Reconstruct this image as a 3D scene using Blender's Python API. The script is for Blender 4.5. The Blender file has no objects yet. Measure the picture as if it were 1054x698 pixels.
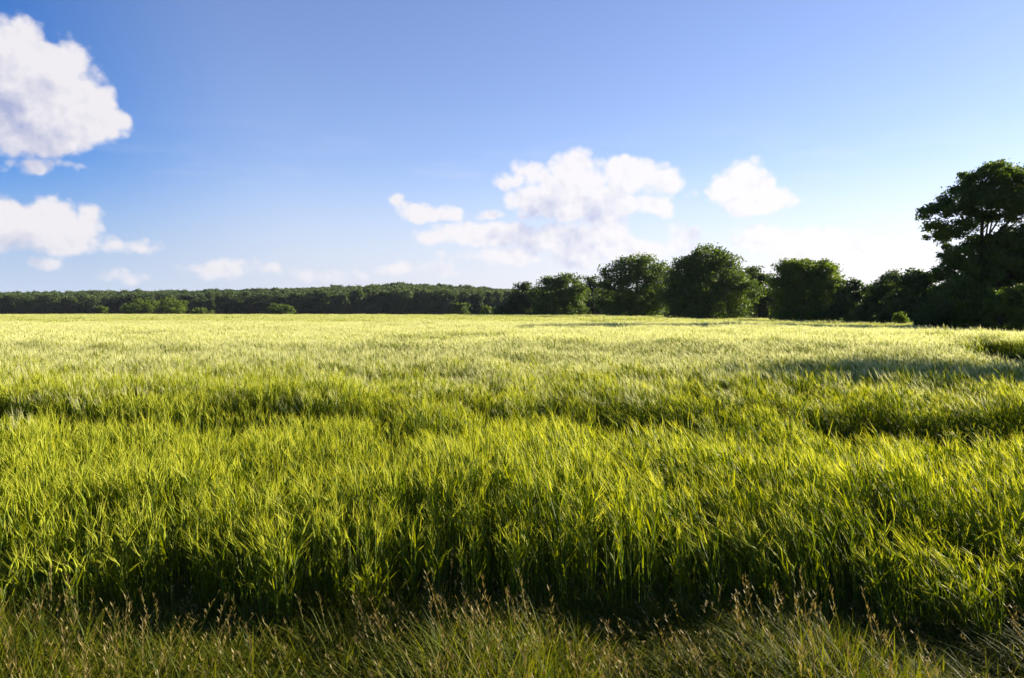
import bpy, math, random
import numpy as np
from math import radians as R, sin, cos, pi
random.seed(7)
rng = np.random.default_rng(11)
scene = bpy.context.scene
COL = scene.collection

# ------------------------------------------------------------------ camera
CAM_H, FPX, HORI = 1.75, 820.0, 321.0        # eye height (m), focal length and horizon row of the photograph (px)
cd = bpy.data.cameras.new('camera'); cam = bpy.data.objects.new('camera', cd); COL.objects.link(cam)
cd.sensor_width = 36.0; cd.lens = 36.0 * FPX / 1054.0
cd.clip_start = 0.05; cd.clip_end = 20000
cam.location = (0, 0, CAM_H)
cam.rotation_euler = (R(90) - math.atan((349 - HORI) / FPX), 0, 0)
scene.camera = cam

# ------------------------------------------------------------------ light
SUN_AZ, SUN_EL = 65.0, 17.0                    # degrees right of the view axis (+Y), above the horizon
SKY_STRENGTH = 0.050
SUN_STRENGTH = 5.0
scene.view_settings.view_transform = 'Standard'
scene.view_settings.look = 'None'
EXPOSURE = 1.86
scene.view_settings.exposure = EXPOSURE
scene.view_settings.gamma = 1.0
scene.cycles.max_bounces = 6
scene.cycles.diffuse_bounces = 3
scene.cycles.transmission_bounces = 5
scene.cycles.glossy_bounces = 2
scene.cycles.transparent_max_bounces = 6
scene.cycles.caustics_reflective = False
scene.cycles.caustics_refractive = False
scene.cycles.sample_clamp_indirect = 6.0

sun_dir = (sin(R(SUN_AZ)) * cos(R(SUN_EL)), cos(R(SUN_AZ)) * cos(R(SUN_EL)), sin(R(SUN_EL)))
ld = bpy.data.lights.new('sun', 'SUN'); ld.energy = SUN_STRENGTH; ld.angle = R(0.5); ld.color = (1.0, 0.87, 0.66)
lo = bpy.data.objects.new('sun', ld); COL.objects.link(lo)
from mathutils import Vector
lo.rotation_euler = Vector(sun_dir).to_track_quat('Z', 'Y').to_euler()

world = bpy.data.worlds.new('World'); scene.world = world
world.use_nodes = True
NT = world.node_tree
NT.nodes.clear()
world.cycles.sampling_method = 'MANUAL'; world.cycles.sample_map_resolution = 512


class NB:
    """tiny node-graph builder"""
    def __init__(self, tree): self.t = tree
    def n(self, typ, **kw):
        nd = self.t.nodes.new(typ)
        for k, v in kw.items(): setattr(nd, k, v)
        return nd
    def put(self, sock, v):
        if isinstance(v, bpy.types.NodeSocket): self.t.links.new(v, sock)
        else: sock.default_value = v
    def m(self, op, a, b=0.0, c=None, clamp=False):
        nd = self.n('ShaderNodeMath', operation=op, use_clamp=clamp)
        self.put(nd.inputs[0], a); self.put(nd.inputs[1], b)
        if c is not None: self.put(nd.inputs[2], c)
        return nd.outputs[0]
    def vm(self, op, a, b=(0, 0, 0), out=0):
        nd = self.n('ShaderNodeVectorMath', operation=op)
        self.put(nd.inputs[0], a)
        self.put(nd.inputs[1], b)
        return nd.outputs[out]
    def comb(self, x, y, z=0.0):
        nd = self.n('ShaderNodeCombineXYZ')
        for s, v in zip(nd.inputs, (x, y, z)): self.put(s, v)
        return nd.outputs[0]
    def noise(self, vec, scale, detail=3.0, rough=0.5, dist=0.0):
        nd = self.n('ShaderNodeTexNoise')
        self.put(nd.inputs['Vector'], vec)
        nd.inputs['Scale'].default_value = scale; nd.inputs['Detail'].default_value = detail
        nd.inputs['Roughness'].default_value = rough; nd.inputs['Distortion'].default_value = dist
        return nd.outputs[0]
    def ss(self, v, lo, hi, a=0.0, b=1.0):
        nd = self.n('ShaderNodeMapRange', interpolation_type='SMOOTHSTEP')
        self.put(nd.inputs[0], v)
        for i, q in zip((1, 2, 3, 4), (lo, hi, a, b)): self.put(nd.inputs[i], q)
        return nd.outputs[0]
    def mix(self, f, a, b, blend='MIX'):
        nd = self.n('ShaderNodeMix', data_type='RGBA', blend_type=blend)
        self.put(nd.inputs[0], f); self.put(nd.inputs[6], a); self.put(nd.inputs[7], b)
        return nd.outputs[2]


def az_el(px, py):
    u, v = (px - 527) / FPX, (HORI - py) / FPX
    return math.atan(u), math.atan(v / math.sqrt(1 + u * u))

# cumulus banks: centre column/row in the photograph, half width, height above and below the centre, weight
CLOUDS = [
    # big bank upper left
    (-30, 104, 78, 50, 34, 1.3), (40, 102, 46, 42, 40, 1.25), (84, 114, 38, 36, 30, 1.2), (20, 70, 40, 38, 40, 1.1), (20, 140, 70, 20, 18, .9), (62, 74, 34, 26, 30, 1.25),
    (-10, 50, 30, 22, 30, 1.0), (112, 130, 24, 26, 18, .8), (45, 172, 34, 5, 5, .22),
    # lower left
    (15, 232, 36, 24, 24, 1.1), (52, 236, 36, 24, 22, 1.1), (95, 228, 18, 18, 20, .95), (80, 248, 34, 10, 10, .6), (126, 253, 26, 5, 5, .22),
    (42, 268, 16, 7, 6, .35), (225, 279, 50, 9, 8, .5), (120, 285, 22, 7, 5, .3), (330, 282, 36, 7, 7, .4), (404, 276, 18, 8, 7, .55), (450, 280, 22, 8, 7, .5),
    # centre
    (437, 219, 30, 10, 10, .85), (409, 208, 8, 7, 7, .45), (462, 222, 16, 9, 7, .7), (508, 222, 14, 8, 7, .65),
    (545, 184, 34, 14, 12, .65), (592, 192, 36, 34, 32, 1.25), (580, 208, 60, 22, 20, 1.15), (645, 182, 46, 18, 18, 1.0), (620, 210, 34, 26, 26, 1.1), (680, 188, 26, 14, 16, .9), (675, 212, 24, 14, 10, .7),
    (500, 243, 72, 14, 12, .95), (545, 246, 24, 14, 14, .75), (595, 250, 60, 24, 26, 1.15), (520, 264, 54, 10, 10, .8), (645, 260, 54, 14, 14, .7),
    (700, 244, 18, 12, 20, .5),
    # right of centre
    (762, 200, 30, 28, 20, 1.15), (738, 196, 16, 14, 14, .8), (790, 208, 24, 14, 12, 1.0), (757, 180, 14, 12, 20, .9), (712, 202, 8, 8, 8, .5),
    (790, 250, 36, 18, 12, .85), (855, 246, 30, 16, 14, .85), (875, 256, 46, 9, 9, .8), (820, 258, 62, 10, 8, .75),
]


def build_sky():
    # a node group giving the cloud density for an (azimuth, elevation) pair
    g = bpy.data.node_groups.new('cloud_density', 'ShaderNodeTree')
    g.interface.new_socket('P', in_out='INPUT', socket_type='NodeSocketVector')
    g.interface.new_socket('D', in_out='OUTPUT', socket_type='NodeSocketFloat')
    b = NB(g)
    gi = b.n('NodeGroupInput'); go = b.n('NodeGroupOutput')
    P = gi.outputs[0]
    warp = b.n('ShaderNodeTexNoise'); b.put(warp.inputs['Vector'], P); warp.inputs['Scale'].default_value = 22; warp.inputs['Detail'].default_value = 4
    w = b.vm('SUBTRACT', warp.outputs['Color'], (.5, .5, .5)); sc = b.n('ShaderNodeVectorMath', operation='SCALE'); b.put(sc.inputs[0], w); sc.inputs['Scale'].default_value = 0.022
    PW = b.vm('ADD', P, sc.outputs[0])
    # the running density travels in the third component, so that each ellipse only needs the one before it
    s0 = b.n('ShaderNodeSeparateXYZ'); b.put(s0.inputs[0], PW)
    V = b.comb(s0.outputs[0], s0.outputs[1], -1.5)
    for (px, py, hw, up, dn, wt) in CLOUDS:
        a, e = az_el(px, py)
        ru, rd, rw = up * 1.1 / FPX, dn * 1.1 / FPX, hw * 1.1 / FPX * cos(a)
        s = b.n('ShaderNodeSeparateXYZ'); b.put(s.inputs[0], V); X, Y, A = s.outputs
        dx = b.m('MULTIPLY_ADD', X, 1 / rw, -a / rw)
        dy = b.m('MAXIMUM', b.m('MULTIPLY_ADD', Y, 1 / ru, -e / ru), b.m('MULTIPLY_ADD', Y, -1 / rd, e / rd))
        r2 = b.m('MULTIPLY_ADD', dx, dx, b.m('MULTIPLY', dy, dy))
        q = b.m('MULTIPLY_ADD', r2, -wt, wt)            # wt * (1 - r^2)
        V = b.comb(X, Y, b.m('SMOOTH_MAX', A, q, 0.12))
    s = b.n('ShaderNodeSeparateXYZ'); b.put(s.inputs[0], V)
    n1 = b.noise(P, 24, 8, .56)
    def puff(scale, amp):
        v = b.n('ShaderNodeTexVoronoi', feature='SMOOTH_F1'); b.put(v.inputs['Vector'], P); v.inputs['Scale'].default_value = scale
        v.inputs['Smoothness'].default_value = .35
        return b.m('MULTIPLY_ADD', v.outputs['Distance'], -amp, amp * .42)
    den = b.m('MULTIPLY_ADD', n1, 2.1, b.m('ADD', s.outputs[2], -1.05))
    den = b.m('ADD', den, b.m('ADD', puff(40, .62), puff(95, .38)))
    g.links.new(den, go.inputs[0])

    b = NB(NT)
    tc = b.n('ShaderNodeTexCoord'); dirv = tc.outputs['Generated']
    s = b.n('ShaderNodeSeparateXYZ'); b.put(s.inputs[0], dirv)
    az = b.m('ARCTAN2', s.outputs[0], s.outputs[1]); el = b.m('ARCSINE', s.outputs[2])
    P = b.comb(az, el)
    def dens(v):
        nd = b.n('ShaderNodeGroup', node_tree=g); b.put(nd.inputs[0], v); return nd.outputs[0]
    D0 = dens(P)
    D1 = dens(b.vm('ADD', P, (0.046, 0.046, 0)))
    rel = b.m('SUBTRACT', b.noise(P, 38, 5, .6), b.noise(b.vm('ADD', P, (0.005, 0.008, 0)), 38, 5, .6))
    D2 = dens(b.vm('ADD', P, (0.016, 0.022, 0)))
    cover = b.ss(D0, -0.20, 0.50)
    lit = b.m('ADD', b.m('MULTIPLY_ADD', b.ss(D1, 0.0, 1.6), -.62, b.m('MULTIPLY_ADD', b.ss(D2, 0.3, 1.7), -.45, 1.05)), b.m('MULTIPLY', rel, 1.0))
    lit = b.m('MAXIMUM', b.m('MINIMUM', lit, 1.0), b.ss(el, .12, .04, 0.05, .45))
    toward = b.ss(az, -0.5, 0.45)                       # clouds towards the sun are brighter
    shade_c = b.mix(toward, (0.40, 0.45, 0.68, 1), (0.53, 0.60, 0.87, 1))
    lit_c = b.mix(toward, (0.90, 0.87, 0.90, 1), (1.02, 1.0, 1.02, 1))
    cc = b.mix(lit, shade_c, lit_c)
    # thin veil and haze bank near the horizon
    vn = b.noise(b.vm('MULTIPLY', P, (7, 40, 1)), 1.0, 6, .6)
    above = b.ss(el, -0.02, 0.01)
    wisp = b.m('MULTIPLY', b.ss(vn, .42, .75), b.m('MULTIPLY', b.ss(el, 0.26, 0.06), .5))
    bank = b.m('MULTIPLY', b.ss(el, 0.20, -0.01), .92)
    veil = b.m('MULTIPLY', b.m('MAXIMUM', wisp, bank), above)

    sky = b.n('ShaderNodeTexSky', sky_type='NISHITA')
    sky.sun_disc = False; sky.sun_elevation = R(SUN_EL); sky.sun_rotation = R(SUN_AZ)
    sky.altitude = 60; sky.air_density = 1.0; sky.dust_density = 0.2; sky.ozone_density = 3.0
    away = b.ss(b.vm('DOT_PRODUCT', dirv, sun_dir, out=1), .22, -.12)
    gain = b.mix(away, b.mix(toward, (1.07, .955, 1.15, 1), (1.12, .94, 1.07, 1)), (.16, .50, .98, 1))
    base = b.mix(1.0, sky.outputs[0], gain, 'MULTIPLY')
    K = 1.0 / (SKY_STRENGTH * 2 ** EXPOSURE)            # cloud radiance expressed against the same strength
    sc1 = b.n('ShaderNodeVectorMath', operation='SCALE'); b.put(sc1.inputs[0], cc); sc1.inputs['Scale'].default_value = K
    sc2 = b.n('ShaderNodeVectorMath', operation='SCALE'); b.put(sc2.inputs[0], b.mix(toward, (.62, .69, .87, 1), (.95, .95, 1.0, 1))); sc2.inputs['Scale'].default_value = K
    c = b.mix(veil, base, sc2.outputs[0])
    cov = b.m('MULTIPLY', cover, b.ss(el, 0.0, 0.10, .62, .97))
    c = b.mix(cov, c, sc1.outputs[0])
    bg = b.n('ShaderNodeBackground'); b.put(bg.inputs[0], c); bg.inputs[1].default_value = SKY_STRENGTH
    out = b.n('ShaderNodeOutputWorld'); NT.links.new(bg.outputs[0], out.inputs[0])
build_sky()

# ------------------------------------------------------------------ helpers
def tag(o, label=None, cat=None, group=None, kind=None):
    if label: o['label'] = label
    if cat: o['category'] = cat
    if group: o['group'] = group
    if kind: o['kind'] = kind
    return o

def at(px, d):
    """x on the ground for a photograph column at distance d"""
    return (px - 527) / FPX * d

def hgt(py, d):
    """height of a photograph row at distance d"""
    return CAM_H - (py - HORI) / FPX * d

_L = rng.random((256, 256))
def vnoise(x, y, s, seed=0):
    x = np.asarray(x, float) / s + 17.3 * seed; y = np.asarray(y, float) / s + 31.7 * seed
    xi = np.floor(x).astype(int); yi = np.floor(y).astype(int); fx = x - xi; fy = y - yi
    fx = fx * fx * (3 - 2 * fx); fy = fy * fy * (3 - 2 * fy)
    g = lambda a, c: _L[a % 256, c % 256]
    return (g(xi, yi) * (1 - fx) + g(xi + 1, yi) * fx) * (1 - fy) + (g(xi, yi + 1) * (1 - fx) + g(xi + 1, yi + 1) * fx) * fy

def sst(v, a, b):
    t = np.clip((np.asarray(v, float) - a) / (b - a), 0, 1); return t * t * (3 - 2 * t)

def terrain(x, y):
    x = np.asarray(x, float); y = np.asarray(y, float)
    z = -0.50 * sst(x, 14, 36) * sst(y, 32, 50) * (1 - sst(y, 120, 200))          # field falls away to the right
    z = z - 0.25 * np.exp(-((x - 22) / 6.0) ** 2 - ((y - 25.5) / 3.0) ** 2)          # hollow of the bay at the right
    z = z + 0.10 * (vnoise(x, y, 11, 3) - .5) * sst(y, 4, 14)
    z = z + 7.0 * sst(y, 380, 700) * sst(x, -420, -60) * (1 - sst(x, 60, 300))       # low wooded rise
    z = z + 2.0 * sst(y, 380, 700)
    return z

class MB:
    """collects faces as numpy-friendly lists and writes one mesh"""
    def __init__(self): self.v = []; self.f = []; self.mi = []
    def ribbon(self, pts, wid, side, mat):
        """tapered strip along pts; side = unit vector across"""
        b = len(self.v)
        for p, w in zip(pts, wid):
            self.v.append((p[0] - side[0] * w, p[1] - side[1] * w, p[2] - side[2] * w))
            self.v.append((p[0] + side[0] * w, p[1] + side[1] * w, p[2] + side[2] * w))
        for i in range(len(pts) - 1):
            a = b + 2 * i
            self.f.append((a, a + 1, a + 3, a + 2)); self.mi.append(mat)
    def tube(self, pts, rad, n, mat):
        b = len(self.v)
        for k, (p, r) in enumerate(zip(pts, rad)):
            p = Vector(p)
            q = Vector(pts[min(k + 1, len(pts) - 1)]) - Vector(pts[max(k - 1, 0)])
            q = q.normalized() if q.length > 1e-9 else Vector((0, 0, 1))
            a = q.orthogonal().normalized(); c = q.cross(a)
            for i in range(n):
                t = 2 * pi * i / n
                w = p + a * (r * cos(t)) + c * (r * sin(t)); self.v.append(tuple(w))
        for k in range(len(pts) - 1):
            for i in range(n):
                j = (i + 1) % n
                self.f.append((b + k * n + i, b + k * n + j, b + (k + 1) * n + j, b + (k + 1) * n + i)); self.mi.append(mat)
    def build(self, name, mats, parent=None, link=True, smooth=False):
        me = bpy.data.meshes.new(name); me.from_pydata(self.v, [], self.f)
        for m in mats: me.materials.append(m)
        me.polygons.foreach_set('material_index', self.mi)
        if smooth: me.polygons.foreach_set('use_smooth', [True] * len(self.f))
        o = bpy.data.objects.new(name, me)
        if link: COL.objects.link(o)
        if parent: o.parent = parent
        return o

def leaf_mesh(name, C, size, mats, parent=None, link=True, up=0.0):
    """one pointed leaf-sized face per centre in C (n,3)"""
    n = len(C)
    a = rng.normal(size=(n, 3)); a /= np.linalg.norm(a, axis=1)[:, None]
    b = rng.normal(size=(n, 3)); b[:, 2] *= (1 - up)
    b -= (b * a).sum(1)[:, None] * a; b /= np.linalg.norm(b, axis=1)[:, None] + 1e-9
    s = (size * rng.uniform(.6, 1.35, n))[:, None]
    V = np.stack([C - a * s, C - b * s * .55 + a * s * .1, C + a * s, C + b * s * .55 + a * s * .1], 1).reshape(-1, 3)
    me = bpy.data.meshes.new(name)
    me.vertices.add(4 * n); me.vertices.foreach_set('co', V.astype('f').ravel())
    me.loops.add(4 * n); me.loops.foreach_set('vertex_index', np.arange(4 * n, dtype='i'))
    me.polygons.add(n); me.polygons.foreach_set('loop_start', np.arange(n, dtype='i') * 4)
    me.update(calc_edges=True)
    for m in mats: me.materials.append(m)
    o = bpy.data.objects.new(name, me)
    if link: COL.objects.link(o)
    if parent: o.parent = parent
    return o

# ------------------------------------------------------------------ materials
def plant_mat(name, c1, c2, trans=0.45, tcol=None, rough=.6, spec=.25, wn=None):
    """thin leaf: diffuse + gloss on the front, tinted light through the blade; c1-c2 varies leaf by leaf"""
    m = bpy.data.materials.new(name); m.use_nodes = True
    t = m.node_tree; t.nodes.clear(); b = NB(t)
    geo = b.n('ShaderNodeNewGeometry')
    f = geo.outputs['Random Per Island']
    if wn:
        f2 = b.ss(b.noise(geo.outputs['Position'], wn, 3), .35, .65)
        f = b.m('ADD', b.m('MULTIPLY', f, .55), b.m('MULTIPLY', f2, .45))
    col = b.mix(f, (*c1, 1), (*c2, 1))
    pb = b.n('ShaderNodeBsdfPrincipled'); b.put(pb.inputs['Base Color'], col)
    pb.inputs['Roughness'].default_value = rough; pb.inputs['Specular IOR Level'].default_value = spec
    tr = b.n('ShaderNodeBsdfTranslucent')
    tc = b.mix(1.0, col, (*(tcol or (1.25, 1.3, .6)), 1), 'MULTIPLY'); b.put(tr.inputs[0], tc)
    mx = b.n('ShaderNodeMixShader'); mx.inputs[0].default_value = trans
    t.links.new(pb.outputs[0], mx.inputs[1]); t.links.new(tr.outputs[0], mx.inputs[2])
    o = b.n('ShaderNodeOutputMaterial'); t.links.new(mx.outputs[0], o.inputs[0])
    return m

def solid_mat(name, c1, c2, scale, rough=.9, stretch=(1, 1, 1), bump=0.0):
    m = bpy.data.materials.new(name); m.use_nodes = True
    t = m.node_tree; t.nodes.clear(); b = NB(t)
    tc = b.n('ShaderNodeTexCoord'); v = b.vm('MULTIPLY', tc.outputs['Object'], stretch)
    n = b.noise(v, scale, 6, .6)
    pb = b.n('ShaderNodeBsdfPrincipled'); b.put(pb.inputs['Base Color'], b.mix(b.ss(n, .3, .7), (*c1, 1), (*c2, 1)))
    pb.inputs['Roughness'].default_value = rough; pb.inputs['Specular IOR Level'].default_value = .0
    if bump:
        bp = b.n('ShaderNodeBump'); bp.inputs['Strength'].default_value = bump; b.put(bp.inputs['Height'], n)
        t.links.new(bp.outputs[0], pb.inputs['Normal'])
    o = b.n('ShaderNodeOutputMaterial'); t.links.new(pb.outputs[0], o.inputs[0])
    return m

M_BLADE = plant_mat('barley_blade', (.047, .093, .002), (.185, .212, .004), .5, (1.38, 1.3, .22), spec=.12)
M_STEM = plant_mat('barley_stem', (.06, .10, .012), (.15, .19, .03), .3)
M_HEAD = plant_mat('barley_head', (.19, .245, .012), (.36, .385, .034), .45, (1.15, 1.18, .38), spec=.12)
M_AWN = plant_mat('barley_awn', (.50, .52, .19), (.76, .75, .40), .42, (1.04, 1.04, .85), rough=.5, spec=.3)
M_AWN_GREEN = plant_mat('near_awn', (.36, .42, .03), (.66, .68, .08), .45, (1.2, 1.15, .4), rough=.5, spec=.15)  # greener near copy of the awns, colouring in what the view angle does
M_GRASS = plant_mat('verge_blade', (.028, .058, .004), (.150, .160, .014), .5, (1.3, 1.2, .4), spec=.15)
M_DRY = plant_mat('verge_seed_head', (.12, .09, .03), (.27, .23, .07), .35, (1.1, 1.0, .7))
M_BARK = solid_mat('bark', (.035, .028, .018), (.08, .065, .045), 6, .95, (1, 1, .2), .5)
M_SOIL = solid_mat('field_soil', (.022, .022, .010), (.040, .050, .014), .6, 1.0, bump=.3)
M_LEAF = plant_mat('oak_leaf', (.032, .065, .008), (.10, .145, .018), .42, wn=.35)
M_LEAF2 = plant_mat('yellow_green_leaf', (.045, .085, .010), (.14, .19, .022), .45, wn=.5)
M_LEAF3 = plant_mat('dark_leaf', (.024, .048, .010), (.070, .105, .022), .38, wn=.35)
M_WOOD = plant_mat('far_wood_leaf', (.026, .050, .018), (.085, .125, .036), .32, wn=.025)  # lifted, bluer green: some of the distance haze is in the leaf colour

# ------------------------------------------------------------------ ground
def build_ground():
    xs = np.unique(np.concatenate([np.linspace(-60, 70, 150), np.linspace(-1500, 1500, 61), [-6000, -3000, 3000, 6000]]))
    ys = np.unique(np.concatenate([np.linspace(-20, 120, 160), np.linspace(120, 1500, 60), [-3000, -500, -100, 3000, 9000]]))
    X, Y = np.meshgrid(xs, ys); Z = terrain(X, Y)
    V = np.stack([X, Y, Z], -1).reshape(-1, 3); nx = len(xs)
    F = [(j * nx + i, j * nx + i + 1, (j + 1) * nx + i + 1, (j + 1) * nx + i) for j in range(len(ys) - 1) for i in range(nx - 1)]
    me = bpy.data.meshes.new('ground'); me.from_pydata(V.tolist(), [], F); me.materials.append(M_SOIL)
    me.polygons.foreach_set('use_smooth', [True] * len(F))
    o = bpy.data.objects.new('ground', me); COL.objects.link(o); tag(o, kind='structure')
build_ground()

# ------------------------------------------------------------------ scattering by geometry nodes (stuff only)
def scatter(name, protos, pos, rot, scl, idx):
    n = len(pos)
    me = bpy.data.meshes.new(name); me.vertices.add(n); me.vertices.foreach_set('co', np.asarray(pos, 'f').ravel())
    a = me.attributes.new('rot', 'FLOAT_VECTOR', 'POINT'); a.data.foreach_set('vector', np.asarray(rot, 'f').ravel())
    a = me.attributes.new('scl', 'FLOAT_VECTOR', 'POINT'); a.data.foreach_set('vector', np.asarray(scl, 'f').ravel())
    a = me.attributes.new('pick', 'INT', 'POINT'); a.data.foreach_set('value', np.asarray(idx, 'i'))
    o = bpy.data.objects.new(name, me); COL.objects.link(o)
    g = bpy.data.node_groups.new(name, 'GeometryNodeTree')
    g.interface.new_socket('Geometry', in_out='INPUT', socket_type='NodeSocketGeometry')
    g.interface.new_socket('Geometry', in_out='OUTPUT', socket_type='NodeSocketGeometry')
    N = g.nodes; L = g.links
    gi = N.new('NodeGroupInput'); go = N.new('NodeGroupOutput')
    js = []
    # one Instance-on-Points per prototype, each selecting its own points
    out = N.new('GeometryNodeJoinGeometry')
    def attr(nm, ty):
        q = N.new('GeometryNodeInputNamedAttribute'); q.data_type = ty; q.inputs['Name'].default_value = nm
        return q.outputs['Attribute']
    ar, asx, ap = attr('rot', 'FLOAT_VECTOR'), attr('scl', 'FLOAT_VECTOR'), attr('pick', 'INT')
    for k, p in enumerate(protos):
        oi = N.new('GeometryNodeObjectInfo'); oi.inputs['Object'].default_value = p; oi.inputs['As Instance'].default_value = True
        cmp = N.new('FunctionNodeCompare'); cmp.data_type = 'INT'; cmp.operation = 'EQUAL'
        ia = [s for s in cmp.inputs if s.type == 'INT']
        L.new(ap, ia[0]); ia[1].default_value = k
        ip = N.new('GeometryNodeInstanceOnPoints')
        L.new(gi.outputs[0], ip.inputs['Points']); L.new(cmp.outputs[0], ip.inputs['Selection'])
        L.new(oi.outputs['Geometry'], ip.inputs['Instance']); L.new(ar, ip.inputs['Rotation']); L.new(asx, ip.inputs['Scale'])
        L.new(ip.outputs[0], out.inputs[0])
    L.new(out.outputs[0], go.inputs[0])
    md = o.modifiers.new('scatter', 'NODES'); md.node_group = g
    return o

# ------------------------------------------------------------------ barley
def stalk(mb, x, y, h, lean, fat, rnd, detail, awns=5):
    """one barley plant: stem, leaves, nodding head and awns; lean = horizontal drift of the top (dx, dy)"""
    lx, ly = lean
    def P(t):   # stem curve
        return (x + lx * t * t, y + ly * t * t, h * t * (1 - .06 * t * t))
    th = rnd.uniform(0, pi); side = (cos(th), sin(th), 0)
    ts = (0, .35, .7, 1) if detail > 1 else (0.1, .55, 1)
    mb.ribbon([P(t) for t in ts], [.0022 * fat * (1 - .3 * t) for t in ts], side, 1)
    for k in range(3 if detail > 1 else 2):              # blades
        t0 = rnd.uniform(.25, .92) if detail > 1 else rnd.uniform(.25, .8); b = P(t0); a = rnd.uniform(0, 2 * pi); L = h * rnd.uniform(.18, .38)
        out = rnd.uniform(.10, .55); ca, sa = cos(a), sin(a); pts = []
        droop = rnd.uniform(.05, .65)
        for q in ((0, .35, .7, 1) if detail > 1 else (0, .5, 1)):
            pts.append((b[0] + ca * L * out * q + lx * .4 * q, b[1] + sa * L * out * q, b[2] + L * (q * .95 - droop * q * q * .7)))
        w = (.0037 if detail > 1 else .0050) * fat * rnd.uniform(.7, 1.3)
        mb.ribbon(pts, ([.6 * w, w, .8 * w, .05 * w] if detail > 1 else [.7 * w, w, .05 * w]), (-sa, ca, 0.15), 0)
    if detail > 1 and rnd.random() < .25: return           # a shoot that has not come into ear
    # head continues the stem and nods the way it leans
    tip = Vector(P(1)); dr = Vector((lx * 2 + rnd.gauss(0, .06), ly * 2 + rnd.gauss(0, .06), h * .75)).normalized()
    hl = rnd.uniform(.06, .09) * (1 + .25 * (fat - 1)); nod = rnd.uniform(.0, .5)
    d2 = (dr + Vector((lx, ly, 0)).normalized() * nod * .8 - Vector((0, 0, nod * .5))).normalized() if (lx or ly) else dr
    p0 = tip; p1 = tip + dr * hl * .5; p2 = p1 + d2 * hl * .5
    r = .0056 * fat
    if detail > 1: mb.tube([p0, p0.lerp(p1, .5), p1, p2], [r * .3, r, r * .95, r * .25], 4, 2)
    else: mb.ribbon([p0, p1, p2], [r * .4, r * 1.1, r * .3], side, 2)
    sd = Vector((-d2.z, 0, d2.x)); sd2 = d2.cross(sd)
    for k in range(awns):                # awns
        a = rnd.uniform(0, 2 * pi); sp = rnd.uniform(.05, .22)
        o2 = (sd * cos(a) + sd2 * sin(a)); s = p0.lerp(p2, rnd.uniform(.1, 1)); L = rnd.uniform(.08, .13)
        e = s + (d2 + o2 * sp * 1.4).normalized() * L; cr = d2.cross(o2).normalized()
        if rnd.random() < .5: cr = o2
        w = (.0009 if detail > 1 else .0011 if fat < 4 else .00095) * fat
        mb.ribbon([s, e], [w, w * .35], cr, 3)

def crop_patch(name, half, n, lean, fat, seed, detail, hvar=.09, awns=5, beard=None):
    rnd = random.Random(seed); mb = MB()
    for i in range(n):
        if detail < 2: x, y = rnd.uniform(-half, half), rnd.uniform(-half, half)
        else:                                              # tillers of one plant stand close together
            if i % 5 == 0: px, py = rnd.uniform(-half, half), rnd.uniform(-half, half)
            x, y = px + rnd.gauss(0, .018), py + rnd.gauss(0, .018)
        h = .60 * (1 + rnd.gauss(0, hvar))
        a = rnd.gauss(0, .05)
        stalk(mb, x, y, h, (-lean * rnd.uniform(.4, 1.7) + rnd.gauss(0, .03), a - lean * .15), fat * rnd.uniform(.8, 1.3), rnd, detail, awns)
    return mb.build(name, [M_BLADE, M_STEM, M_HEAD, beard or M_AWN], link=False)

FIELD = [(-420, 4.05), (15, 4.05), (14, 11), (11.0, 17.0), (12.9, 22.5), (15.5, 28.4), (19.5, 30.2), (30, 31.5), (32, 44), (36, 62), (44, 84), (50, 112), (44, 178), (0, 228), (-80, 255), (-420, 275)]
def in_poly(x, y, poly):
    c = np.zeros(len(x), bool); j = len(poly) - 1
    for i in range(len(poly)):
        (xi, yi), (xj, yj) = poly[i], poly[j]
        with np.errstate(divide='ignore', invalid='ignore'):
            k = ((yi > y) != (yj > y)) & (x < (xj - xi) * (y - yi) / (yj - yi + 1e-12) + xi)
        c ^= k; j = i
    return c

def tracks(x, y):
    """0..1 how trodden the crop is (wheel tracks across the field, a hollow at the right)"""
    g = np.zeros_like(x)
    wob = (vnoise(x, y * 0, 5, 1) - .5)
    for (y0, sl, hw, st, th) in ((7.6, -.045, .24, 1, .22), (9.45, -.04, .26, 1, .30), (20.6, .0, .34, 1, .34), (22.6, .01, .30, .9, .5),
                                 (30, .22, .3, .8, .5), (36.5, .03, .45, .9, .5), (57, .05, .6, .8, .55)):
        c = y0 + sl * x + wob * .35
        patchy = sst(vnoise(x, y * 0 + y0, 1.6 + y0 * .06, 5), th - .12, th + .12)
        g = np.maximum(g, st * patchy * (1 - sst(np.abs(y - c), hw * .6, hw * 1.5)))
    for (y0, sl, hw, st, lo, sx) in ((8.5, -.05, 1.2, .85, .30, 1.1), (20.9, .0, .8, .7, .40, 2.4), (14.5, .25, 1.2, .55, .55, 1.3), (31, .2, 1.6, .6, .5, 3.0), (49, .05, 1.5, .6, .5, 6.0)):
        c = y0 + sl * x + wob * .8
        pt = sst(vnoise(x, y * 1.6, sx, 12), lo - .1, lo + .16)
        g = np.maximum(g, st * pt * (1 - sst(np.abs(y - c), hw * .5, hw * 1.3)))
    return g

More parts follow.
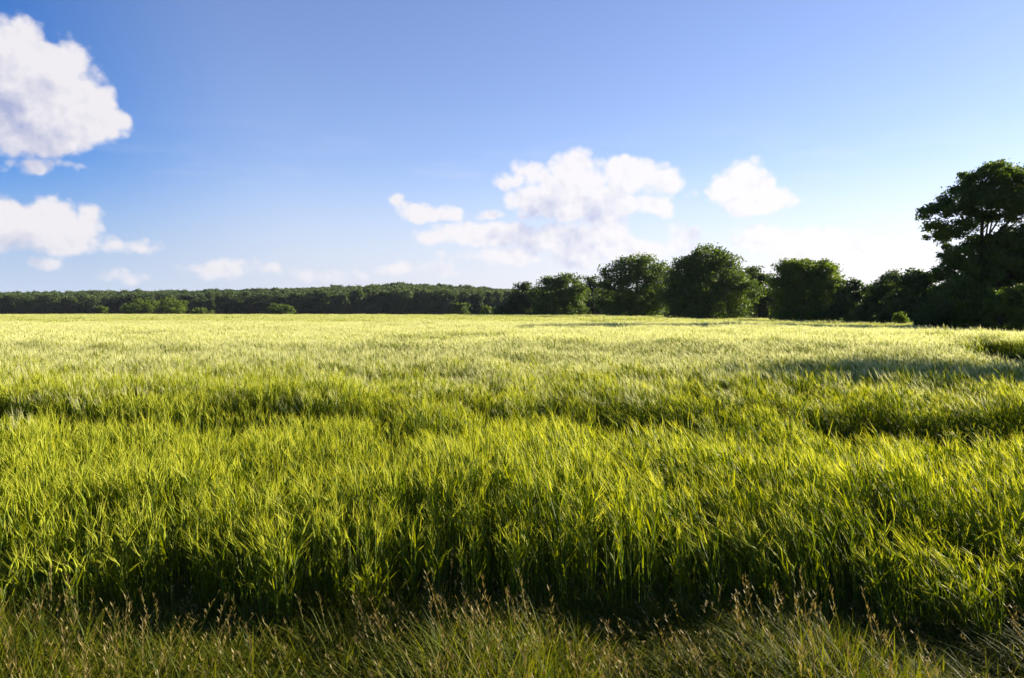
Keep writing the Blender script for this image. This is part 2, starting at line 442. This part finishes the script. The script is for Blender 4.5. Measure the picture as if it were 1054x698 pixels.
def build_barley():
    protos = []; base = {}
    base['near0'] = len(protos); protos += [crop_patch('crop_clump', .20, 38, .012, 1.0, 100 + i, 2, awns=4, beard=M_AWN_GREEN) for i in range(8)]
    base['near1'] = len(protos); protos += [crop_patch('crop_clump', .20, 38, .06, 1.0, 200 + i, 2, awns=4, beard=M_AWN_GREEN) for i in range(8)]
    base['bred0'] = len(protos); protos += [crop_patch('crop_clump', .20, 34, .02, 1.15, 500 + i, 2, awns=7) for i in range(6)]
    base['bred1'] = len(protos); protos += [crop_patch('crop_clump', .20, 34, .08, 1.15, 600 + i, 2, awns=7) for i in range(6)]
    base['mid'] = len(protos); protos += [crop_patch('crop_patch', .58, 190, .05, 1.9, 300 + i, 1, .11, awns=8) for i in range(6)]
    base['far'] = len(protos); protos += [crop_patch('crop_swathe', 1.45, 420, .05, 5.0, 400 + i, 1, .16) for i in range(5)]
    pos = []; rot = []; scl = []; idx = []
    def zone(d0, d1, cell, jit, kind):
        ys = np.arange(d0, d1, cell); px = []; py = []
        for yy in ys:
            hw = .72 * yy + 4.0
            xx = np.arange(-hw, hw, cell); px.append(xx); py.append(np.full_like(xx, yy))
        x = np.concatenate(px); y = np.concatenate(py)
        x = x + rng.uniform(-jit, jit, len(x)); y = y + rng.uniform(-jit, jit, len(y))
        k = in_poly(x, y + (vnoise(x, y * 0, .7, 9) - .5) * .5 * (y < 10), FIELD); x, y = x[k], y[k]
        g = tracks(x, y)
        k = rng.random(len(x)) > g * .93; x, y, g = x[k], y[k], g[k]
        big = vnoise(x, y, 2.2, 2); sm = vnoise(x, y, .7, 4); hug = vnoise(x, y, 9, 6)
        h = 1.0 + .22 * (big - .5) + .34 * (sm - .5) + .12 * (hug - .5)
        h = h * (1 - .45 * np.clip(g, 0, 1)) * rng.uniform(.86, 1.12, len(x))
        h = h * (1 - .34 * (1 - sst(y, 3.85, 5.0)) * rng.uniform(.5, 1, len(x)))
        h *= 1.02
        n = len(x); right = sst(x / y, -.35, .40) + rng.uniform(-.3, .3, n)
        if kind == 'near':                                   # near strip gets greener, fewer awns; the view-angle tone is put into the colour
            pale_awn = rng.random(n) < sst(y, 7.0, 19.0)
            ii = np.where(right > .5, base['near1'], base['near0']) + rng.integers(0, 8, n)
            ii = np.where(pale_awn, np.where(right > .5, base['bred1'], base['bred0']) + rng.integers(0, 6, n), ii)
        elif kind == 'mid': ii = base['mid'] + rng.integers(0, 6, n)
        else: ii = base['far'] + rng.integers(0, 5, n)
        sy = np.where(rng.random(n) < .5, -1, 1) * rng.uniform(.9, 1.1, n)
        pos.append(np.stack([x, y, terrain(x, y)], 1)); rot.append(np.stack([0 * x, 0 * x, rng.normal(0, .30, n)], 1))
        scl.append(np.stack([rng.uniform(.9, 1.1, n), sy, h], 1)); idx.append(ii)
    zone(3.85, 26, .27, .11, 'near')
    zone(26, 75, .85, .22, 'mid')
    zone(75, 276, 2.2, .5, 'far')
    o = scatter('barley_crop', protos, np.concatenate(pos), np.concatenate(rot), np.concatenate(scl), np.concatenate(idx))
    tag(o, 'ripening green and yellow barley standing across the whole field in front of the trees', 'barley', kind='stuff')
    print('barley instances', sum(map(len, pos)))
build_barley()

def build_verge():
    protos = []
    for s in range(8):
        rnd = random.Random(900 + s); mb = MB()
        for i in range(46):
            x, y = rnd.gauss(0, .075), rnd.gauss(0, .075); a = rnd.uniform(0, 2 * pi); h = rnd.uniform(.12, .42); o = rnd.uniform(.15, .8)
            ca, sa = cos(a), sin(a); w = rnd.uniform(.0018, .0046)
            pts = [(x + ca * h * o * q * q - .04 * q, y + sa * h * o * q * q, h * (q - .35 * o * q ** 3)) for q in (0, .3, .6, .85, 1)]
            mb.ribbon(pts, [w, w, .8 * w, .45 * w, .05 * w], (-sa, ca, 0), 0)
        for i in range((s - 4) * 2 if s > 4 else 0):                      # flowering stems with drooping seed heads
            x, y = rnd.gauss(0, .08), rnd.gauss(0, .08); h = rnd.uniform(.26, .55); lx, ly = -rnd.uniform(.02, .16), rnd.gauss(0, .05)
            P = lambda t: Vector((x + lx * t * t, y + ly * t * t, h * t))
            th = rnd.uniform(0, pi); mb.ribbon([P(0), P(.5), P(.85), P(1)], [.0014, .0012, .001, .0006], (cos(th), sin(th), 0), 1 if i % 2 else 0)
            for k in range(14):
                t = rnd.uniform(.74, 1.0); b = P(t); a = rnd.uniform(0, 2 * pi); L = rnd.uniform(.012, .03)
                e = b + Vector((cos(a) * L * .5, sin(a) * L * .5, L * .9))
                mb.ribbon([b, b.lerp(e, .5), e], [.0006, .0024, .0004], (-sin(a), cos(a), 0), 1)
        protos.append(mb.build('grass_tuft', [M_GRASS, M_DRY], link=False))
    n = 4200
    y = 1.8 + 2.5 * rng.random(n) ** .8; x = rng.uniform(-1, 1, n) * (.72 * y + 2.2)
    nb = 1500                                               # and round the bay cut into the field at the right
    xb = rng.uniform(11, 32, nb); yb = rng.uniform(9, 33, nb); kb = ~in_poly(xb, yb, FIELD); xb, yb = xb[kb], yb[kb]
    x = np.concatenate([x, xb]); y = np.concatenate([y, yb]); n = len(x)
    z = terrain(x, y)
    h = (.50 + 1.0 * vnoise(x, y * .3, .7, 7) ** 1.5) * np.where(y > 8, .6, 1 + .25 * sst(-x, .2, 1.2)) - .30 * sst(y, 3.2, 4.0)
    o = scatter('verge_grass', protos, np.stack([x, y, z], 1), np.stack([0 * x, 0 * x, rng.normal(0, .9, n)], 1),
                np.stack([rng.uniform(.9, 1.3, n), rng.uniform(.9, 1.3, n), h * rng.uniform(.8, 1.15, n)], 1), np.where(rng.random(n) < .16, rng.integers(5, 8, n), rng.integers(0, 5, n)))
    tag(o, 'rough verge grass with reddish brown seed heads along the near edge of the field', 'grass', kind='stuff')
build_verge()

# ------------------------------------------------------------------ trees
def crown_points(lobes, n_cl, cr, per, shell=.45):
    """leaf centres grouped in clumps spread through the lobes; lobes = (x, y, z, rx, ry, rz)"""
    vol = np.array([l[3] * l[4] * l[5] for l in lobes]) ** .75; vol /= vol.sum()
    tips = []
    for l, w in zip(lobes, vol):
        k = max(3, int(round(n_cl * w)))
        u = rng.normal(size=(k, 3)); u /= np.linalg.norm(u, axis=1)[:, None]
        r = rng.uniform(shell, 1.0, k) ** .6 * rng.uniform(.72, 1.18, k)
        tips.append(np.array(l[:3]) + u * r[:, None] * np.array(l[3:]))
    T = np.concatenate(tips); T = T[T[:, 2] > .25]
    pts = []
    for t in T:
        k = int(per * rng.uniform(.5, 1.5)); c = cr * rng.uniform(.6, 1.4)
        pts.append(t + np.clip(rng.normal(size=(k, 3)), -1.7, 1.7) * c * np.array([.55, .55, .36]))
    C = np.concatenate(pts); C = C[C[:, 2] > .05]
    return T, C

def tree(name, label, cat, x, y, lobes, n_cl, cr, per, leaf, mat, trunk_h, trunk_r, group=None, limbs=26, lean=(0, 0)):
    root = bpy.data.objects.new(name, None); COL.objects.link(root)
    root.location = (x, y, float(terrain(x, y)) - .02); root.empty_display_size = .5
    tag(root, label, cat, group)
    T, C = crown_points(lobes, n_cl, cr, per)
    leaf_mesh('crown', C, leaf, [mat], root)
    mb = MB(); rnd = random.Random(int(abs(x * 7 + y * 3)))
    def S(t): return Vector((lean[0] * t ** 1.5, lean[1] * t, trunk_h * t)) + Vector((sin(t * 7) * .12, cos(t * 5) * .12, 0)) * trunk_r * 2
    ts = np.linspace(0, 1, 9)
    mb.tube([S(t) for t in ts], [trunk_r * (1.45 if t == 0 else 1 - .82 * t) for t in ts], 9, 0)
    sel = T[rng.permutation(len(T))[:limbs]]
    for tp in sel:
        tp = Vector(tp); t0 = min(.95, max(.18, (tp.z * rnd.uniform(.45, .8)) / trunk_h)); b = S(t0)
        mid = b.lerp(tp, .5) + Vector((rnd.gauss(0, .2), rnd.gauss(0, .2), (tp - b).length * .10))
        r0 = trunk_r * (1 - .82 * t0) * .55
        mb.tube([b, b.lerp(mid, .5), mid, mid.lerp(tp, .5) + Vector((0, 0, .1)), tp], [r0, r0 * .75, r0 * .5, r0 * .3, r0 * .1], 5, 0)
    mb.build('trunk', [M_BARK], root, smooth=True)
    return root

def spread(rnd):
    """boughs of a crown: a big core low down and many smaller ones round its outline"""
    L = [(0, .42, .55), (-.35, .25, .5), (.35, .22, .5), (-.85, .16, .36), (.88, .15, .36)]
    for i in range(13):
        a = pi * (i + rnd.uniform(.1, .9)) / 13; q = rnd.uniform(.55, .86)
        L.append((cos(a) * q * .95, .16 + sin(a) * q * .78, rnd.uniform(.20, .36)))
    return L

def row_tree(name, label, px, top, hw, d, mat, spec=None, base_w=.8, n=1.0, seed=0, leaf=.17, dense=1.0, group='trees standing along the far edge of the field'):
    """tree whose crown is hw px half wide and reaches row 'top' of the photograph, at distance d"""
    x = at(px, d); H = hgt(top, d) - float(terrain(x, d)); W = hw * 1.12 / FPX * d
    rnd = random.Random(seed)
    lobes = []
    # upper crown: several overlapping boughs, lower crown to the ground
    for (u, v, r) in (spec or spread(rnd) or [(0, .80, .52), (-.42, .64, .50), (.45, .62, .50), (-.1, .50, .62), (-.55, .38, .42), (.55, .36, .44), (0, .26, .60), (-.5, .16, .38), (.5, .15, .40)]):
        rz = r * W * .80; z = v * H
        if z + rz > H: z = H - rz
        lobes.append((u * W, rnd.uniform(-.35, .35) * W, z, r * W, r * W * 1.05, rz))
    ncl = int(340 * n)
    return tree(name, label, 'tree', x, d, lobes, ncl, max(.55, W * .16), int(85 * dense), leaf, mat, H * .82, .018 * H + .05, group)

row_tree('broadleaf_tree', 'low rounded tree at the left end of the row where it meets the far wood', 543, 289, 25, 215, M_LEAF3, seed=1, leaf=.26)
row_tree('broadleaf_tree', 'two-humped dark tree second from the left end of the row', 577, 281, 27, 205, M_LEAF, seed=2, leaf=.26,
         spec=[(.2, .84, .46), (-.35, .72, .42), (.55, .55, .42), (-.6, .45, .40), (0, .45, .6), (.5, .22, .45), (-.45, .2, .45), (0, .15, .5)])
row_tree('broadleaf_tree', 'small thin tree seen between two bigger crowns right of the two-humped tree', 610, 279, 19, 225, M_LEAF3, seed=3, leaf=.27, n=.5, dense=.7)
row_tree('broadleaf_tree', 'wide flat-topped tree just left of the tallest crown of the row', 655, 262, 37, 175, M_LEAF, seed=4, leaf=.23, n=1.2,
         spec=[(.25, .86, .42), (-.25, .82, .40), (.62, .66, .38), (-.62, .62, .38), (.0, .55, .6), (.6, .35, .4), (-.62, .3, .4), (0, .2, .5), (.35, .15, .4), (-.4, .12, .4)])
row_tree('broadleaf_tree', 'tallest and broadest domed tree in the middle of the row, its right side sunlit', 730, 254, 41, 150, M_LEAF, seed=5, leaf=.21, n=1.7, dense=1.2,
         spec=[(-.08, .82, .40), (.28, .78, .36), (-.42, .74, .34), (.60, .62, .32), (-.68, .54, .32), (.05, .6, .55), (.78, .42, .26), (-.80, .34, .26), (.4, .4, .5), (-.35, .4, .5), (.62, .2, .36), (-.6, .16, .36), (0, .2, .55)])
row_tree('broadleaf_tree', 'thin dark tree standing behind, between the tallest dome and the boxy green tree', 782, 266, 29, 170, M_LEAF3, seed=6, leaf=.23, n=.9, dense=.75)
row_tree('broadleaf_tree', 'boxy bright green tree with a square top in the right half of the row', 828, 268, 32, 128, M_LEAF2, seed=7, leaf=.19, n=1.5, dense=1.15,
         spec=[(.42, .82, .46), (-.42, .82, .44), (0, .85, .48), (.52, .55, .46), (-.52, .55, .46), (0, .45, .6), (.5, .25, .42), (-.5, .25, .45), (0, .15, .5)])
row_tree('broadleaf_tree', 'low ragged tree just right of the boxy green tree', 878, 284, 26, 120, M_LEAF3, seed=8, leaf=.19, n=.9, dense=.8)
row_tree('broadleaf_tree', 'ragged dark tree second to the left of the big oak', 912, 276, 28, 108, M_LEAF3, seed=9, leaf=.18, n=.9, dense=.8)
row_tree('broadleaf_tree', 'rounded dark tree right beside the left foot of the big oak', 945, 265, 31, 100, M_LEAF3, seed=10, leaf=.18, n=1.1, dense=.85)

def big_oak():
    d = 74.0; k = d / FPX; x0 = at(1012, d); g = float(terrain(x0, d))
    def lb(px, py, rx, rz, ry=None): return (at(px, d) - x0, random.uniform(-.3, .3) * rx * k, hgt(py, d) - g, rx * k, (ry or rx * 1.35) * k, rz * k)
    L = [lb(1012, 183, 26, 13), (lb(985, 205, 24, 14)), lb(1040, 190, 26, 16), lb(960, 219, 18, 8), lb(978, 236, 24, 12), lb(1020, 215, 30, 16), lb(1062, 205, 30, 22),
         lb(1022, 248, 24, 8), lb(1060, 258, 24, 12), lb(992, 262, 28, 13), lb(1045, 246, 26, 14), lb(1082, 240, 30, 24), lb(990, 282, 26, 16), lb(1030, 282, 34, 20), lb(1072, 278, 34, 24), lb(1000, 310, 36, 20), lb(1045, 312, 40, 20), lb(1088, 312, 30, 22)]
    tree('oak_tree', 'tall spreading oak with layered boughs reaching left at the right edge of the field', 'tree', x0, d, L, 1050, .58, 140, .13, M_LEAF, 12.5, .42, limbs=60, lean=(-.4, 0))
big_oak()
row_tree('oak_tree', 'broad oak cut by the right edge of the picture behind the tall spreading oak', 1112, 176, 62, 82, M_LEAF, seed=21, leaf=.16, n=2.6, dense=1.3, group=None)

def bush(label, px, top, hw, d, mat, n=1.0, leaf=.14, name='shrub', cat='shrub', group=None, dense=1.0):
    x = at(px, d); H = max(.6, hgt(top, d) - float(terrain(x, d))); W = hw / FPX * d
    rnd = random.Random(int(px)); lobes = []
    for i in range(6):
        r = rnd.uniform(.38, .60); u = rnd.uniform(-.6, .6); z = H * rnd.uniform(.35, .8)
        rz = min(r * W, H * .45); z = min(z, H - rz)
        lobes.append((u * W, rnd.uniform(-.4, .4) * W, z, r * W, r * W, rz))
    lobes.append((0, 0, H * .3, W * .85, W * .7, H * .3))
    return tree(name, label, cat, x, d, lobes, int(90 * n), max(.30, W * .17), int(60 * dense), leaf, mat, H * .75, .03 * H + .02, group, limbs=12)

G = 'bushes under the big oak'
bush('dark round bush at the left foot of the big oak', 958, 300, 26, 68, M_LEAF3, 1.4, .12, group=G)
bush('lighter green bush under the middle of the big oak', 1030, 292, 24, 66, M_LEAF2, 1.3, .12, group=G)
bush('dark bush between the left foot of the oak and the lighter green bush', 992, 280, 30, 68, M_LEAF, 1.5, .12, group=G)
bush('dark bush at the right edge of the picture under the oak', 1066, 284, 34, 66, M_LEAF, 1.6, .12, group=G)
bush('small pale grassy shrub on the field edge left of the big oak', 928, 319, 8, 90, M_LEAF2, .5, .10)
G = 'sunlit shrubs in front of the far wood'
bush('tiny round shrub leftmost before the far wood', 104, 315, 8, 300, M_LEAF2, .5, .3, group=G)
bush('broad shrub standing before the left part of the far wood', 142, 306, 20, 300, M_LEAF2, .9, .3, group=G)
bush('shrub just right of the broad one before the far wood', 180, 308, 18, 300, M_LEAF2, .8, .3, group=G)
bush('low pale shrub ending the left group before the far wood', 206, 317, 12, 300, M_LEAF2, .5, .3, group=G)
bush('low greyish green shrub alone before the middle of the far wood', 284, 312, 19, 300, M_LEAF, .8, .3, group=G)
bush('dark olive shrub before the far wood near the start of the tree row', 474, 311, 13, 290, M_LEAF, .7, .3, group=G)
bush('small bright shrub closest to the left end of the tree row', 500, 314, 10, 280, M_LEAF2, .5, .3, group=G)

bush('low shrub added beyond the right edge of the picture to shade the bay', 1290, 232, 80, 29.5, M_LEAF, 1.5, .09, group='shrubs added to shade the bay at the right')  # unseen shrubs added so that their shadow darkens the bay
bush('taller shrub added behind the low one beyond the right edge to shade the bay', 1270, 240, 80, 33, M_LEAF, 1.5, .09, group='shrubs added to shade the bay at the right')

# a young tree outside the frame at the right throws the shade band lying across the crop
tree('young_tree', 'young round-headed tree on a bare stem beyond the right edge of the field', 'tree', 28.6, 24.3,
     [(0, 0, 8.0, 1.7, 1.7, .95), (-1.4, .2, 7.7, 1.3, 1.3, .8), (.3, -.8, 7.8, 1.4, 1.3, .8), (-.3, .9, 8.0, 1.4, 1.3, .8)], 420, .42, 100, .11, M_LEAF, 7.6, .09, limbs=14)

# ------------------------------------------------------------------ far wood (one mass)
def build_wood():
    protos = []
    for s in range(6):
        lob = []
        for i in range(7):
            lob.append((random.uniform(-.5, .5) * 4, random.uniform(-.5, .5) * 4, random.uniform(5, 12), random.uniform(2.2, 3.4), random.uniform(2.2, 3.4), random.uniform(2, 3)))
        lob.append((0, 0, 4, 4, 4, 4))
        T, C = crown_points(lob, 150, 1.3, 40, shell=.7)
        protos.append(leaf_mesh('wood_crown', C, .45, [M_WOOD], link=False))
    xs = []; ys = []
    for d in np.arange(395, 640, 11):
        x = np.arange(at(-120, d), at(1200, d), 6.6) + rng.uniform(-3, 3, 1)
        xs.append(x + rng.uniform(-3.2, 3.2, len(x))); ys.append(d + rng.uniform(-5, 5, len(x)))
    x = np.concatenate(xs); y = np.concatenate(ys); n = len(x)
    z = terrain(x, y)
    px = 527 + x / y * FPX
    top = np.interp(px, [-120, 0, 200, 264, 370, 420, 470, 527, 960], [300, 300, 298.5, 297, 293.5, 291.5, 293.5, 297, 301]) + 1.0
    Hm = CAM_H - (top - HORI) / FPX * y - z                 # wood rises gently with distance, evening out its top line
    near = 1 - sst(y, 395, 560)
    h = np.clip(Hm * (1 - .12 * near) / 14.6, .5, 1.6) * rng.normal(1, .045, n)
    w = rng.uniform(.55, 1.2, n)
    o = scatter('distant_wood', protos, np.stack([x, y, z], 1), np.stack([0 * x, 0 * x, rng.uniform(0, 2 * pi, n)], 1), np.stack([w, w, h], 1), rng.integers(0, 6, n))
    tag(o, 'long dark wood closing the horizon beyond the field', 'wood', kind='stuff')
build_wood()

# ------------------------------------------------------------------ thin evening haze filling the air over the field
def build_haze():
    mb = MB(); x0, x1, y0, y1, z0, z1 = -1400, 1400, -60, 1500, -4, 45
    mb.v = [(x, y, z) for z in (z0, z1) for y in (y0, y1) for x in (x0, x1)]
    mb.f = [(0, 2, 3, 1), (4, 5, 7, 6), (0, 1, 5, 4), (2, 6, 7, 3), (0, 4, 6, 2), (1, 3, 7, 5)]; mb.mi = [0] * 6
    m = bpy.data.materials.new('haze_air'); m.use_nodes = True; t = m.node_tree; t.nodes.clear()
    v = t.nodes.new('ShaderNodeVolumePrincipled'); v.inputs['Color'].default_value = (.72, .82, 1, 1); v.inputs['Density'].default_value = .00004
    o = t.nodes.new('ShaderNodeOutputMaterial'); t.links.new(v.outputs[0], o.inputs['Volume'])
    tag(mb.build('haze', [m]), 'thin pale evening haze in the air over the field', 'haze', kind='stuff')
build_haze()
